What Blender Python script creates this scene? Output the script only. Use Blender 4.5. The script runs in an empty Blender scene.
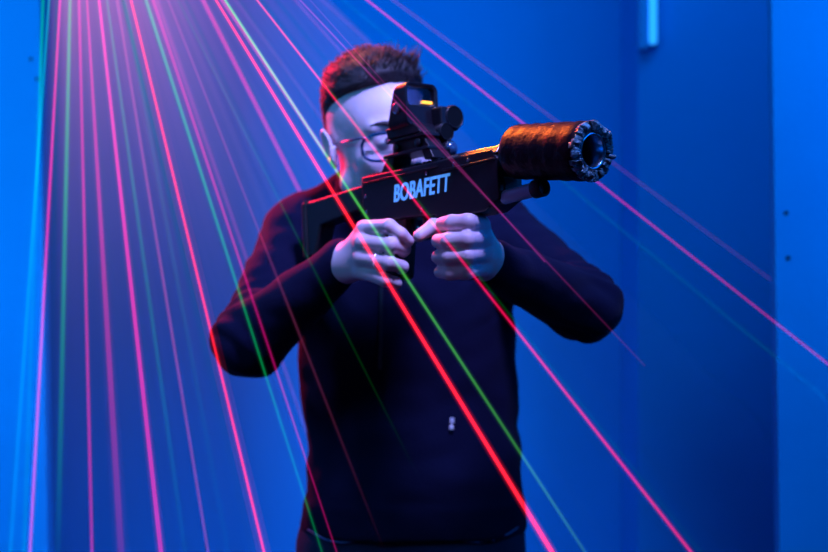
import bpy, bmesh, math, random
import numpy as np
from mathutils import Vector, Matrix, Euler, noise
random.seed(7); np.random.seed(7)
SC = bpy.context.scene
C = SC.collection
F = 1380.0; CX, CY = 414.0, 276.0; CAMZ = 1.38
def P(px, py, Y):
    return Vector(((px-CX)/F*Y, Y, CAMZ-(py-CY)/F*Y))

# ------------------------------------------------------------------ materials
def mat(name, col, rough=.6, metal=0., emis=None, es=0., bump=None, spec=.5, sss=0., coat=0., var=None):
    m = bpy.data.materials.new(name); m.use_nodes = True
    n = m.node_tree.nodes; l = m.node_tree.links; b = n['Principled BSDF']
    b.inputs['Base Color'].default_value = (*col, 1)
    b.inputs['Roughness'].default_value = rough
    b.inputs['Metallic'].default_value = metal
    b.inputs['Specular IOR Level'].default_value = spec
    b.inputs['Coat Weight'].default_value = coat
    if emis:
        b.inputs['Emission Color'].default_value = (*emis, 1)
        b.inputs['Emission Strength'].default_value = es
    if sss:
        b.inputs['Subsurface Weight'].default_value = sss
        b.inputs['Subsurface Radius'].default_value = (.01, .004, .002)
    tc = n.new('ShaderNodeTexCoord')
    if var:   # (scale, colour2)
        t = n.new('ShaderNodeTexNoise'); t.inputs['Scale'].default_value = var[0]; t.inputs['Detail'].default_value = 5
        l.new(tc.outputs['Object'], t.inputs['Vector'])
        r = n.new('ShaderNodeValToRGB'); r.color_ramp.elements[0].position = .35; r.color_ramp.elements[1].position = .65
        r.color_ramp.elements[0].color = (*col, 1); r.color_ramp.elements[1].color = (*var[1], 1)
        l.new(t.outputs['Fac'], r.inputs['Fac']); l.new(r.outputs['Color'], b.inputs['Base Color'])
    if bump:  # (scale, strength, distance)
        t = n.new('ShaderNodeTexNoise'); t.inputs['Scale'].default_value = bump[0]; t.inputs['Detail'].default_value = 4
        l.new(tc.outputs['Object'], t.inputs['Vector'])
        bp = n.new('ShaderNodeBump'); bp.inputs['Strength'].default_value = bump[1]; bp.inputs['Distance'].default_value = bump[2]
        l.new(t.outputs['Fac'], bp.inputs['Height']); l.new(bp.outputs['Normal'], b.inputs['Normal'])
    return m
M = {}
M['wall'] = mat('blue_wall_paint', (.002, .30, .80), .8, bump=(9, .25, .01), var=(1.3, (.0015, .26, .74)), spec=.0)
M['panel'] = mat('blue_panel_paint', (.002, .36, .86), .7, bump=(14, .3, .006), var=(3, (.0015, .33, .82)), spec=.03)
M['floor'] = mat('dark_floor', (.03, .05, .12), .5, bump=(20, .2, .01))
M['ceil'] = mat('dark_ceiling', (.02, .03, .06), .9)
M['skin'] = mat('skin', (.60, .48, .56), .5, bump=(180, .12, .001), sss=.08, var=(14, (.63, .50, .58)))
M['nail'] = mat('nail', (.8, .6, .56), .3)
M['hair'] = mat('dark_brown_hair', (.010, .006, .013), .68, bump=(160, .5, .002))
M['knit'] = mat('black_knit', (.004, .0048, .024), .9, bump=(260, .35, .002), spec=.05)
M['knit'].node_tree.nodes['Principled BSDF'].inputs['Sheen Weight'].default_value = .02
M['zip'] = mat('zip_metal', (.05, .05, .08), .35, .8)
M['tag'] = mat('zip_pull_metal', (.8, .85, .95), .3, .6)
M['denim'] = mat('navy_denim', (.012, .016, .05), .85, bump=(300, .4, .002), spec=.2)
M['seam'] = mat('denim_seam', (.06, .09, .26), .8)
M['shoe'] = mat('black_shoe', (.01, .01, .012), .5)
M['white'] = mat('eye_white', (.7, .7, .72), .2)
M['iris'] = mat('iris', (.05, .06, .09), .2)
M['frame'] = mat('glasses_frame', (.004, .04, .13), .25)
M['ring'] = mat('silver_ring', (.95, .92, .9), .25, .4)
M['gun'] = mat('matte_black_metal', (.005, .0045, .010), .38, bump=(90, .15, .001), spec=.28)
M['gloss'] = mat('glossy_black_metal', (.010, .008, .010), .2, spec=.8)
M['poly'] = mat('black_polymer', (.007, .006, .010), .55, bump=(220, .2, .001), spec=.35)
M['wrap'] = mat('black_carbon_wrap', (.004, .003, .007), .48, bump=(110, .5, .003), spec=.14)
M['wrap'].node_tree.nodes['Principled BSDF'].inputs['Specular Tint'].default_value = (1, .4, .5, 1)
M['foam'] = mat('ragged_muzzle_foil', (.001, .006, .006), .4, .0, bump=(150, 1., .006), var=(75, (.10, .34, .48)))
M['steel'] = mat('blued_steel', (.25, .42, .55), .22, 1., bump=(60, .3, .002))
M['bore'] = mat('bore_black', (.002, .003, .005), .6, spec=.1)
M['tube'] = mat('satin_tube', (.22, .36, .55), .4, .2)
M['paint'] = mat('blue_lit_lettering', (.12, .45, .9), .6, emis=(.10, .38, .95), es=.6)  # white paint; the blue light on it is put into colour and emission
M['lensm'] = mat('coated_lens', (.02, .05, .12), .05, coat=1.)
M['amber'] = mat('amber_reflection', (.9, .4, .02), .4, emis=(1., .42, .03), es=1.6)  # emissive colour for the orange reflection in the sight window
M['lampglow'] = mat('lamp_diffuser', (.3, .7, 1.), .4, emis=(.02, .36, 1.), es=1.15)
M['lampdim'] = mat('lamp_housing', (.05, .30, .75), .4)
M['screw'] = mat('dark_screw', (.01, .05, .15), .5, .5)
def glass(name, col, t=.85):
    m = bpy.data.materials.new(name); m.use_nodes = True
    n = m.node_tree.nodes; l = m.node_tree.links; n.clear()
    o = n.new('ShaderNodeOutputMaterial'); mx = n.new('ShaderNodeMixShader'); tr = n.new('ShaderNodeBsdfTransparent'); g = n.new('ShaderNodeBsdfGlossy')
    tr.inputs[0].default_value = (*col, 1); g.inputs['Roughness'].default_value = .03; g.inputs['Color'].default_value = (.7, .8, 1, 1)
    mx.inputs[0].default_value = 1-t
    l.new(tr.outputs[0], mx.inputs[1]); l.new(g.outputs[0], mx.inputs[2]); l.new(mx.outputs[0], o.inputs[0])
    return m
M['glass'] = glass('clear_lens', (.95, .97, 1.), .93)
M['window'] = glass('sight_window', (.55, .70, .9), .35)

# ------------------------------------------------------------------ object helpers
def tag(o, label=None, cat=None, group=None, kind=None):
    if label: o['label'] = label
    if cat: o['category'] = cat
    if group: o['group'] = group
    if kind: o['kind'] = kind
    return o
def empty(name, loc=(0, 0, 0)):
    o = bpy.data.objects.new(name, None); C.objects.link(o); o.location = loc; o.empty_display_size = .1
    return o
def link(name, me, m, parent=None, smooth=True, keep=False):
    me.materials.append(m)
    if smooth:
        me.polygons.foreach_set('use_smooth', [True]*len(me.polygons))
    o = bpy.data.objects.new(name, me); C.objects.link(o)
    if parent:
        o.parent = parent
        if keep:   # the mesh is in world coordinates
            o.matrix_parent_inverse = PARENT_INV[parent.name]
    return o
PARENT_INV = {}
def bobj(name, bm, m, parent=None, bevel=0., smooth=False, seg=2, keep=False):
    me = bpy.data.meshes.new(name); bmesh.ops.recalc_face_normals(bm, faces=bm.faces); bm.to_mesh(me); bm.free()
    o = link(name, me, m, parent, smooth or bevel > 0, keep)
    if bevel > 0:
        b = o.modifiers.new('bevel', 'BEVEL'); b.width = bevel; b.segments = seg; b.limit_method = 'ANGLE'; b.angle_limit = math.radians(40)
        b.harden_normals = True
    return o
def box(bm, a, b, mtx=None):
    a = Vector(a); b = Vector(b); c = (a+b)/2; s = b-a
    r = bmesh.ops.create_cube(bm, size=1)['verts']
    for v in r:
        v.co = Vector((v.co.x*s.x, v.co.y*s.y, v.co.z*s.z))+c
        if mtx: v.co = mtx @ v.co
    return r
def prism(bm, prof, y0, y1, mtx=None):   # profile in (x, z)
    A = [bm.verts.new((x, y0, z)) for x, z in prof]; B = [bm.verts.new((x, y1, z)) for x, z in prof]
    bm.faces.new(A); bm.faces.new(B[::-1]); n = len(prof)
    for i in range(n): bm.faces.new((A[i], B[i], B[(i+1) % n], A[(i+1) % n]))
    if mtx:
        for v in A+B: v.co = mtx @ v.co
    return A+B
def frame_of(d):
    d = Vector(d).normalized(); up = Vector((0, 0, 1)) if abs(d.z) < .95 else Vector((1, 0, 0))
    x = up.cross(d).normalized(); y = d.cross(x)
    return x, y, d
def lathe(bm, p0, d, prof, n=32, caps=True, jitter=None):   # prof: list of (t along d, r)
    x, y, z = frame_of(d); p0 = Vector(p0); rings = []
    for k, (t, r) in enumerate(prof):
        ring = []
        for i in range(n):
            a = 2*math.pi*i/n; rr = r*(jitter(k, i) if jitter else 1)
            ring.append(bm.verts.new(p0+z*t+(x*math.cos(a)+y*math.sin(a))*rr))
        rings.append(ring)
    for A, B in zip(rings, rings[1:]):
        for i in range(n): bm.faces.new((A[i], A[(i+1) % n], B[(i+1) % n], B[i]))
    if caps:
        bm.faces.new(rings[0][::-1]); bm.faces.new(rings[-1])
def tube(bm, pts, rad, n=10, closed=False):
    pts = [Vector(p) for p in pts]; N = len(pts); rings = []
    if not isinstance(rad, (list, tuple)): rad = [rad]*N
    prev = None
    for i, p in enumerate(pts):
        d = (pts[(i+1) % N]-pts[i-1]) if closed else (pts[min(i+1, N-1)]-pts[max(i-1, 0)])
        d.normalize()
        if prev is None: x = frame_of(d)[0]
        else: x = (prev-d*prev.dot(d)).normalized()
        prev = x; y = d.cross(x)
        rings.append([bm.verts.new(p+(x*math.cos(2*math.pi*k/n)+y*math.sin(2*math.pi*k/n))*rad[i]) for k in range(n)])
    rng = range(N) if closed else range(N-1)
    for i in rng:
        A = rings[i]; B = rings[(i+1) % N]
        for k in range(n): bm.faces.new((A[k], A[(k+1) % n], B[(k+1) % n], B[k]))
    if not closed:
        bm.faces.new(rings[0][::-1]); bm.faces.new(rings[-1])

# ------------------------------------------------------------------ distance fields -> one smooth surface
class Field:
    def __init__(s, lo, hi, h):
        s.lo = np.array(lo, float); s.h = h
        n = np.ceil((np.array(hi)-s.lo)/h).astype(int)+1; s.n = n
        ax = [s.lo[i]+h*np.arange(n[i]) for i in range(3)]
        s.X, s.Y, s.Z = np.meshgrid(*ax, indexing='ij')
        s.X = s.X.astype(np.float32); s.Y = s.Y.astype(np.float32); s.Z = s.Z.astype(np.float32)
        s.f = np.full(s.X.shape, 1., np.float32)
    def cone(s, a, b, ra, rb):
        a = np.array(a, np.float32); b = np.array(b, np.float32); ab = b-a; L = max(float(ab@ab), 1e-9)
        px, py, pz = s.X-a[0], s.Y-a[1], s.Z-a[2]
        t = np.clip((px*ab[0]+py*ab[1]+pz*ab[2])/L, 0, 1)
        return np.sqrt((px-t*ab[0])**2+(py-t*ab[1])**2+(pz-t*ab[2])**2)-(ra+(rb-ra)*t)
    def ell(s, c, r, rot=None):
        px, py, pz = s.X-c[0], s.Y-c[1], s.Z-c[2]
        if rot is not None:
            R = np.array(Euler(rot).to_matrix().transposed())
            px, py, pz = (R[i, 0]*px+R[i, 1]*py+R[i, 2]*pz for i in range(3))
        k0 = np.sqrt((px/r[0])**2+(py/r[1])**2+(pz/r[2])**2)
        k1 = np.sqrt((px/r[0]**2)**2+(py/r[1]**2)**2+(pz/r[2]**2)**2)+1e-6
        return k0*(k0-1)/k1
    def add(s, d, k=.01):
        h = np.clip(.5+.5*(s.f-d)/k, 0, 1); s.f = s.f*(1-h)+d*h-k*h*(1-h)
    def sub(s, d, k=.005):
        d = -d; h = np.clip(.5-.5*(s.f-d)/k, 0, 1); s.f = s.f*(1-h)+d*h+k*h*(1-h)
    def mesh(s):
        f = s.f; n = np.array(f.shape); S = f < 0
        c = np.zeros(n-1, np.int8)
        for i in (0, 1):
            for j in (0, 1):
                for k in (0, 1): c += S[i:n[0]-1+i, j:n[1]-1+j, k:n[2]-1+k]
        m = (c > 0) & (c < 8); idx = np.full(m.shape, -1); cells = np.argwhere(m); idx[m] = np.arange(len(cells))
        acc = np.zeros((len(cells), 3)); cnt = np.zeros(len(cells))
        cor = [(i, j, k) for i in (0, 1) for j in (0, 1) for k in (0, 1)]
        for a in cor:
            for ax in range(3):
                if a[ax]: continue
                b = list(a); b[ax] = 1
                fa = f[tuple((cells+a).T)]; fb = f[tuple((cells+b).T)]
                x = (fa < 0) != (fb < 0); t = np.where(x, fa/np.where(x, fa-fb, 1), 0)
                p = np.array(a, float)[None]+np.zeros((len(cells), 3)); p[:, ax] += t
                acc[x] += p[x]; cnt[x] += 1
        V = (cells+acc/cnt[:, None])*s.h+s.lo
        Q = []
        for ax in range(3):
            o1, o2 = [(1, 2), (2, 0), (0, 1)][ax]
            sl = [slice(1, n[i]-1) for i in range(3)]; sl2 = list(sl); sl[ax] = slice(0, n[ax]-1); sl2[ax] = slice(1, n[ax])
            A = S[tuple(sl)]; B = S[tuple(sl2)]
            off = np.array([1, 1, 1]); off[ax] = 0
            for flip in (False, True):
                e = np.argwhere((A & ~B) if not flip else (~A & B))+off
                e1 = np.zeros(3, int); e1[o1] = 1; e2 = np.zeros(3, int); e2[o2] = 1
                q = [idx[tuple((e-v).T)] for v in (e1*0, e1, e1+e2, e2)]
                if flip: q = q[::-1]
                Q.append(np.stack(q, 1))
        Q = np.concatenate(Q); Q = Q[(Q >= 0).all(1)]
        return V, Q
def to_mesh(name, parts):
    V = []; Q = []; o = 0
    for v, q in parts: V.append(v); Q.append(q+o); o += len(v)
    me = bpy.data.meshes.new(name); me.from_pydata(np.concatenate(V).tolist(), [], np.concatenate(Q).tolist()); me.update()
    return me
def relax(V, Q, it=2, lam=.5):
    a = np.concatenate([Q[:, [0, 1]], Q[:, [1, 2]], Q[:, [2, 3]], Q[:, [3, 0]]]); a = np.concatenate([a, a[:, ::-1]])
    for _ in range(it):
        s = np.zeros_like(V); c = np.bincount(a[:, 0], minlength=len(V))
        for k in range(3): s[:, k] = np.bincount(a[:, 0], V[a[:, 1], k], minlength=len(V))
        V = V+lam*(s/np.maximum(c, 1)[:, None]-V)
    return V
def normals(V, Q):
    n = np.cross(V[Q[:, 2]]-V[Q[:, 0]], V[Q[:, 3]]-V[Q[:, 1]]); N = np.zeros_like(V)
    for i in range(4):
        for k in range(3): N[:, k] += np.bincount(Q[:, i], n[:, k], minlength=len(V))
    return N/np.maximum(np.linalg.norm(N, axis=1), 1e-12)[:, None]

# ------------------------------------------------------------------ THE SETTING
def struct(name, boxes, m, bevel=0.):
    bm = bmesh.new()
    for a, b in boxes: box(bm, a, b)
    o = bobj(name, bm, m, bevel=bevel); o['kind'] = 'structure'; return o
RH = 3.0
struct('floor', [((-2.6, -1.2, -.1), (2.6, 3.72, 0))], M['floor'])
struct('ceiling', [((-2.6, -1.2, RH), (2.6, 3.72, RH+.1))], M['ceil'])
struct('wall_back', [((-2.6, 3.6, 0), (2.6, 3.72, RH))], M['wall'])
xp = (638-CX)/F*3.32
struct('wall_pillar', [((xp, 3.32, 0), (1.55, 3.6, RH))], M['wall'])
YL, YR = 2.75, 2.62
xl = (48-CX)/F*YL; xr = (777-CX)/F*YR
wl = struct('wall_left', [((-2.6, YL, 0), (xl, YL+.04, RH))], M['panel'], bevel=.004)
def lean(o, lo_x, hi_x, Y):       # the free edge leans very slightly
    for v in o.data.vertices:
        if abs(v.co.x) < 1.5:
            t = (v.co.z-zof_(552, Y))/(zof_(0, Y)-zof_(552, Y)); v.co.x = (lo_x+(hi_x-lo_x)*t-CX)/F*Y
def zof_(py, Y): return CAMZ-(py-CY)/F*Y
lean(wl, 48, 40, YL)
wr = struct('wall_right', [((xr, YR, 0), (2.6, YR+.035, RH))], M['panel'], bevel=.004)
lean(wr, 779, 771, YR)
for px, py in ((786, 213), (788, 258)):
    bm = bmesh.new(); p = P(px, py, YR); lathe(bm, (p.x, YR+.001, p.z), (0, -1, 0), [(0, .0045), (.003, .0045), (.004, .003)], 12)
    bobj('screw', bm, M['screw'], wr)
for px, py in ((31, 59), (37, 79)):
    bm = bmesh.new(); p = P(px, py, YL); lathe(bm, (p.x, YL+.001, p.z), (0, -1, 0), [(0, .0035), (.003, .0035), (.004, .002)], 12)
    bobj('screw', bm, M['screw'], wl)

# lamp strip on the pillar corner
lp = P(650, 46, 3.32)
lamp = empty('wall_lamp', (lp.x, 3.32, lp.z))
tag(lamp, 'glowing pale blue vertical tube lamp high on the dark blue pillar', 'lamp')
bm = bmesh.new(); box(bm, (-.030, -.03, -.012), (-.009, 0, .7)); box(bm, (-.009, -.012, .0), (.016, 0, .7)); bobj('housing', bm, M['lampdim'], lamp, .003)
bm = bmesh.new(); lathe(bm, (.003, -.026, 0), (0, 0, 1), [(0, .005), (.004, .0095), (.69, .0095), (.694, .005)], 16); bobj('tube', bm, M['lampglow'], lamp, smooth=True)
bm = bmesh.new(); box(bm, (-.008, -.036, .69), (.014, 0, .70)); bobj('end_cap', bm, M['lampdim'], lamp, .002)

# ------------------------------------------------------------------ THE PERSON
person = empty('person', P(405, 276, 2.38)*1.0); person.location.z = 0
bpy.context.view_layer.update()
PARENT_INV[person.name] = Matrix.Translation(person.location).inverted()
tag(person, 'person in glasses and dark quarter-zip sweater aiming a black laser tag gun', 'person')

# head, in its own frame: x = person's left, -y = face direction, z up, origin between the eyes' height
HEADC = P(380, 142, 2.30)
HM = Matrix.Translation(HEADC) @ Matrix.Rotation(math.radians(-9), 4, 'Y') @ Matrix.Rotation(math.radians(26), 4, 'Z') @ Matrix.Rotation(math.radians(6), 4, 'X') @ Matrix.Scale(1.06, 4)
def HP(x, y, z): return HM @ Vector((x, y, z))
hf = Field((-.105, -.135, -.25), (.105, .125, .145), .0024)
hf.f = hf.ell((0, .012, .040), (.074, .092, .086))
hf.add(hf.ell((0, -.022, -.028), (.062, .066, .078)), .03)
hf.add(hf.ell((0, -.048, .035), (.056, .040, .045)), .03)      # forehead
hf.add(hf.cone((0, -.062, -.100), (0, -.066, -.098), .019, .019), .03)   # chin
for s in (-1, 1):
    hf.add(hf.cone((s*.056, .004, -.060), (s*.022, -.055, -.100), .016, .016), .03)   # jaw
    hf.add(hf.ell((s*.043, -.058, -.030), (.020, .018, .018)), .025)                  # cheek
    hf.add(hf.cone((s*.014, -.090, .021), (s*.044, -.076, .021), .008, .007), .014)  # brow
    hf.sub(hf.ell((s*.031, -.100, .000), (.019, .016, .014)), .016)                 # eye socket
    hf.add(hf.ell((s*.031, -.0745, .001), (.0145, .0145, .0140)), .005)             # lids
    hf.sub(hf.ell((s*.031, -.0905, -.0005), (.012, .010, .0042)), .002)             # eye opening
hf.add(hf.cone((0, -.088, .010), (0, -.110, -.028), .007, .0095), .012)
hf.add(hf.ell((0, -.108, -.033), (.011, .011, .009)), .008)
for s in (-1, 1):
    hf.add(hf.ell((s*.012, -.098, -.036), (.0085, .010, .0075)), .007)
    hf.sub(hf.ell((s*.0065, -.106, -.0425), (.0035, .005, .003)), .002)
hf.add(hf.cone((-.020, -.078, -.065), (.020, -.078, -.065), .012, .012), .02)
hf.add(hf.cone((-.019, -.088, -.0605), (.019, -.088, -.0605), .0048, .0048), .005)
hf.add(hf.cone((-.016, -.088, -.0695), (.016, -.088, -.0695), .0060, .0060), .005)
hf.sub(hf.cone((-.024, -.096, -.065), (.024, -.096, -.065), .0022, .0022), .003)
for s in (-1, 1):   # ears
    hf.add(hf.ell((s*.082, .014, -.002), (.0085, .021, .034), (math.radians(-12), s*math.radians(12), s*math.radians(22))), .008)
    hf.sub(hf.ell((s*.090, .009, .003), (.0075, .012, .021), (math.radians(-12), s*math.radians(12), s*math.radians(22))), .005)
    hf.add(hf.cone((s*.080, -.004, -.002), (s*.080, -.002, -.010), .0045, .004), .004)
hf.add(hf.cone((0, .030, -.05), (0, .060, -.20), .054, .060), .025)
hV, hQ = hf.mesh(); hV = relax(hV, hQ, 2, .4)
HA = np.array(HM); hW = hV@HA[:3, :3].T+HA[:3, 3]

# hands: joints as (px, py, depth)
def J(*a): return P(*a)
def hand(joints, palm, forearm, box_lo, box_hi):
    g = Field(box_lo, box_hi, .0018)
    for a, b, ra, rb in palm: g.add(g.cone(a, b, ra, rb), .012)
    for a, b, ra, rb in forearm: g.add(g.cone(a, b, ra, rb), .02)
    body = g.f.copy()
    for ch in joints:
        d = None
        for (a, ra), (b, rb) in zip([(q, w_*1.09) for q, w_ in ch], [(q, w_*1.09) for q, w_ in ch][1:]):
            c = g.cone(a, b, ra, rb)
            if d is None: d = c
            else:
                h = np.clip(.5+.5*(d-c)/.004, 0, 1); d = d*(1-h)+c*h-.004*h*(1-h)
            # knuckle crease bulge
        # fingers stay apart from each other, and blend with the palm only
        g.f = np.minimum(g.f, d)
        h = np.clip(.5+.5*(body-d)/.010, 0, 1); g.f = np.minimum(g.f, body*(1-h)+d*h-.010*h*(1-h))
    V, Q = g.mesh(); return relax(V, Q, 3, .5), Q
def bounds(pts, pad):
    a = np.array([list(p) for p in pts]); return a.min(0)-pad, a.max(0)+pad

# right hand (round the pistol grip)
R_WR = J(341, 262, 2.10); R_EL = J(249, 342, 2.20); R_SH = J(299, 240, 2.38)
rj = [
 [(J(365, 228, 2.035), .0105), (J(389, 226, 2.000), .0098), (J(401, 234, 1.998), .0085), (J(409, 241, 2.005), .0076)],
 [(J(363, 242, 2.030), .0112), (J(391, 245, 1.995), .0102), (J(404, 249, 2.015), .0092), (J(403, 252, 2.045), .0082)],
 [(J(362, 258, 2.032), .0108), (J(389, 263, 1.995), .0100), (J(402, 267, 2.015), .0090), (J(401, 269, 2.045), .0080)],
 [(J(363, 272, 2.038), .0098), (J(385, 280, 2.003), .0090), (J(396, 283, 2.018), .0082), (J(397, 284, 2.045), .0072)],
 [(J(362, 240, 2.075), .0140), (J(380, 226, 2.110), .0115), (J(402, 228, 2.120), .0100), (J(416, 232, 2.105), .0085)],
]
rp = [(J(347, 260, 2.085), J(364, 230, 2.042), .020, .0125), (J(347, 262, 2.085), J(363, 243, 2.038), .021, .013),
      (J(347, 265, 2.085), J(362, 258, 2.040), .021, .013), (J(348, 268, 2.085), J(363, 271, 2.045), .019, .012),
      (J(350, 258, 2.090), J(366, 244, 2.080), .018, .014)]
rf = [(R_WR, J(350, 262, 2.085), .024, .022), (R_WR+(R_EL-R_WR)*.45, R_WR, .031, .024)]
allp = [p for ch in rj for p, _ in ch]+[R_WR, R_WR+(R_EL-R_WR)*.3]
lo, hi = bounds(allp, .035); rV, rQ = hand(rj, rp, rf, lo, hi)
# left hand (round the fore grip)
L_WR = J(494, 264, 1.995); L_EL = J(586, 305, 2.17); L_SH = J(497, 234, 2.38)
lj = [
 [(J(481, 224, 1.940), .0108), (J(468, 222, 1.903), .0110), (J(452, 223, 1.915), .0106), (J(443, 224, 1.935), .0098)],
 [(J(483, 239, 1.938), .0112), (J(467, 240, 1.893), .0112), (J(448, 241, 1.905), .0106), (J(438, 241, 1.928), .0094)],
 [(J(483, 254, 1.940), .0110), (J(467, 256, 1.895), .0108), (J(449, 257, 1.907), .0102), (J(438, 257, 1.930), .0092)],
 [(J(480, 268, 1.945), .0100), (J(466, 272, 1.905), .0100), (J(450, 273, 1.913), .0094), (J(440, 272, 1.932), .0084)],
 [(J(480, 243, 1.985), .0150), (J(455, 230, 1.990), .0125), (J(434, 226, 1.965), .0100), (J(419, 236, 1.950), .0084)],
]
lpm = [(J(487, 256, 1.978), J(481, 226, 1.948), .021, .0120), (J(487, 259, 1.978), J(483, 240, 1.945), .022, .0125),
       (J(487, 262, 1.978), J(483, 254, 1.947), .021, .0125), (J(486, 265, 1.980), J(480, 267, 1.952), .019, .0115),
       (J(486, 258, 1.985), J(477, 246, 1.985), .018, .014)]
lf = [(L_WR, J(487, 261, 1.980), .024, .022), (L_WR+(L_EL-L_WR)*.45, L_WR, .031, .024)]
allp = [p for ch in lj for p, _ in ch]+[L_WR, L_WR+(L_EL-L_WR)*.3]
lo, hi = bounds(allp, .035); lV, lQ = hand(lj, lpm, lf, lo, hi)

# trunk and limbs under the clothes
TY = 2.39
def zof(py, Y=TY): return CAMZ-(py-CY)/F*Y
def xof(px, Y=TY): return (px-CX)/F*Y
# rows: py, left px, right px, half depth
rows = [(700, 318, 512, .120), (552, 303, 521, .130), (495, 306, 523, .132), (450, 308, 521, .128), (400, 303, 518, .128), (350, 299, 515, .130),
        (300, 291, 513, .132), (250, 287, 505, .125), (215, 300, 490, .105), (190, 330, 460, .07)]
zr = np.array([zof(r[0]) for r in rows]); xc = np.array([xof((r[1]+r[2])/2) for r in rows]); rx = np.array([(r[2]-r[1])/2/F*TY for r in rows]); ry = np.array([r[3] for r in rows])
def trunk(g, shrink, zlo, zhi):
    X = g.X; Z = g.Z
    zz = Z[0, 0, :]; c = np.interp(zz, zr, xc); a = np.interp(zz, zr, rx)-shrink; b = np.interp(zz, zr, ry)-shrink
    # squarish section
    q = ((np.abs(X-c)/a)**2.5+(np.abs(g.Y-TY)/b)**2.5)**(1/2.5)
    d = (q-1)*np.minimum(a, b)
    d = np.maximum(d, np.maximum(zlo-Z, Z-zhi)); return d.astype(np.float32)
HIPZ = .93; XH = xof(411)
HEM = zof(528)
NECK0 = HEADC+Vector((-.006, .070, -.098)); NECK1 = HEADC+Vector((.0, .045, -.036))
def arms(g, k, dr):
    for sh, el, wr, mid in ((R_SH, R_EL, R_WR, None), (L_SH, L_EL, L_WR, None)):
        g.add(g.cone(sh, el, .064-dr, .0535-dr), .03)
    return g
def arm_set(g, dr, cuff):
    for sh, el, wr in ((R_SH, R_EL, R_WR), (L_SH, L_EL, L_WR)):
        g.add(g.cone(sh, el, .066-dr, .0545-dr), k=.03)
        g.add(g.cone(el, wr, .0545-dr, cuff), k=.02)
# coarse body
g = Field((-.42, 2.0, -.0), (.42, 2.62, 1.62), .011)
g.f = trunk(g, .022, .94, zof(205))
g.add(g.cone(R_SH, L_SH, .05, .05), .05)
arm_set(g, .018, .026)
for s in (-1, 1):
    g.add(g.cone((XH+s*.095, TY, .93), (XH+s*.115, TY-.01, .50), .080, .052), .04)
    g.add(g.cone((XH+s*.115, TY-.01, .50), (XH+s*.125, TY+.01, .08), .050, .034), .02)
    g.add(g.cone((XH+s*.125, TY+.01, .06), (XH+s*.15, TY-.13, .05), .032, .026), .02)
bV, bQ = g.mesh()
def fuse(me, voxel):     # one closed continuous surface
    t = bpy.data.objects.new('fusing', me); C.objects.link(t)
    m = t.modifiers.new('remesh', 'REMESH'); m.mode = 'VOXEL'; m.voxel_size = voxel
    sm = t.modifiers.new('smooth', 'SMOOTH'); sm.iterations = 1; sm.factor = .4
    out = bpy.data.meshes.new_from_object(t.evaluated_get(bpy.context.evaluated_depsgraph_get()))
    bpy.data.objects.remove(t); return out
body = link('body', fuse(to_mesh('body', [(hW, hQ), (rV, rQ), (lV, lQ), (bV, bQ)]), .0021), M['skin'], person, keep=True)

# sweater
def cloth_noise(V, N, amp, els):
    out = V.copy()
    for i, (p, n) in enumerate(zip(V, N)):
        v = Vector(p)
        w = noise.noise(Vector((v.x*9, v.y*9, v.z*16)))*.6+noise.noise(Vector((v.x*22+5, v.y*22, v.z*30)))*.3
        f = 0
        for el, dirn in els:      # folds gathered at the elbows and armpits
            dd = (v-el).length
            if dd < .14:
                ph = (v-el).dot(dirn)*170+noise.noise(v*14)*5
                f += math.sin(ph)*math.exp(-(dd/.08)**2)*.0048
        out[i] = p+n*(w*amp+f)
    return out
g = Field((-.42, 1.93, HEM-.03), (.42, 2.58, 1.66), .0062)
g.f = trunk(g, 0., HEM, zof(212))
g.add(g.cone(R_SH+Vector((.02, 0, 0)), L_SH+Vector((-.02, 0, 0)), .062, .062), .05)
for s, sh in ((1, R_SH), (-1, L_SH)):
    g.add(g.cone(sh+Vector((s*.025, .008, .038)), NECK0+Vector((-s*.026, .020, .008)), .046, .062), .03)
arm_set(g, 0, .036)
for (sh, el, wr) in ((R_SH, R_EL, R_WR), (L_SH, L_EL, L_WR)):
    d = (wr-el).normalized(); g.add(g.cone(wr-d*.028, wr-d*.004, .0375, .0365), .006)
# ribbed hem
d = np.maximum(trunk(g, -.004, HEM, HEM+.055), 0*g.Z-9); g.add(d, .008)
sV, sQ = g.mesh(); sV = relax(sV, sQ, 2, .5); sN = normals(sV, sQ)
sV = cloth_noise(sV, sN, .010, [(R_EL, (R_SH-R_EL).normalized()), (L_EL, (L_SH-L_EL).normalized()), (R_SH+Vector((0, -.03, -.06)), Vector((.6, 0, .8))), (L_SH+Vector((0, -.03, -.06)), Vector((-.6, 0, .8)))])
sweater = link('sweater', to_mesh('sweater', [(sV, sQ)]), M['knit'], person, keep=True)
# collar: stands round the neck, open at the front
bm = bmesh.new()
ax = (NECK1-NECK0).normalized(); cx_, cy_, cz_ = frame_of(ax)
face = (HP(0, -1, 0)-HP(0, 0, 0)).normalized(); fx = (face-ax*face.dot(ax)).normalized(); sx = ax.cross(fx)
cb = NECK0+Vector((0, .0, .0)); n = 48; rings = []
for (t, r) in ((-.01, .088), (.012, .080), (.035, .073), (.052, .070), (.055, .067), (.050, .0635), (.03, .064), (-.01, .068)):
    ring = []
    for i in range(n):
        a = 2*math.pi*i/n+1e-3; dip = .050*max(0, math.cos(a)*.6+.4)**2
        ring.append(bm.verts.new(cb+ax*(t-dip*(t > .02))+(fx*math.cos(a)*1.02+sx*math.sin(a))*r))
    rings.append(ring)
for A, B in zip(rings, rings[1:]):
    for i in range(n): bm.faces.new((A[i], A[(i+1) % n], B[(i+1) % n], B[i]))
bobj('collar', bm, M['knit'], person, smooth=True, keep=True).modifiers.new('sub', 'SUBSURF').levels = 1
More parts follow.
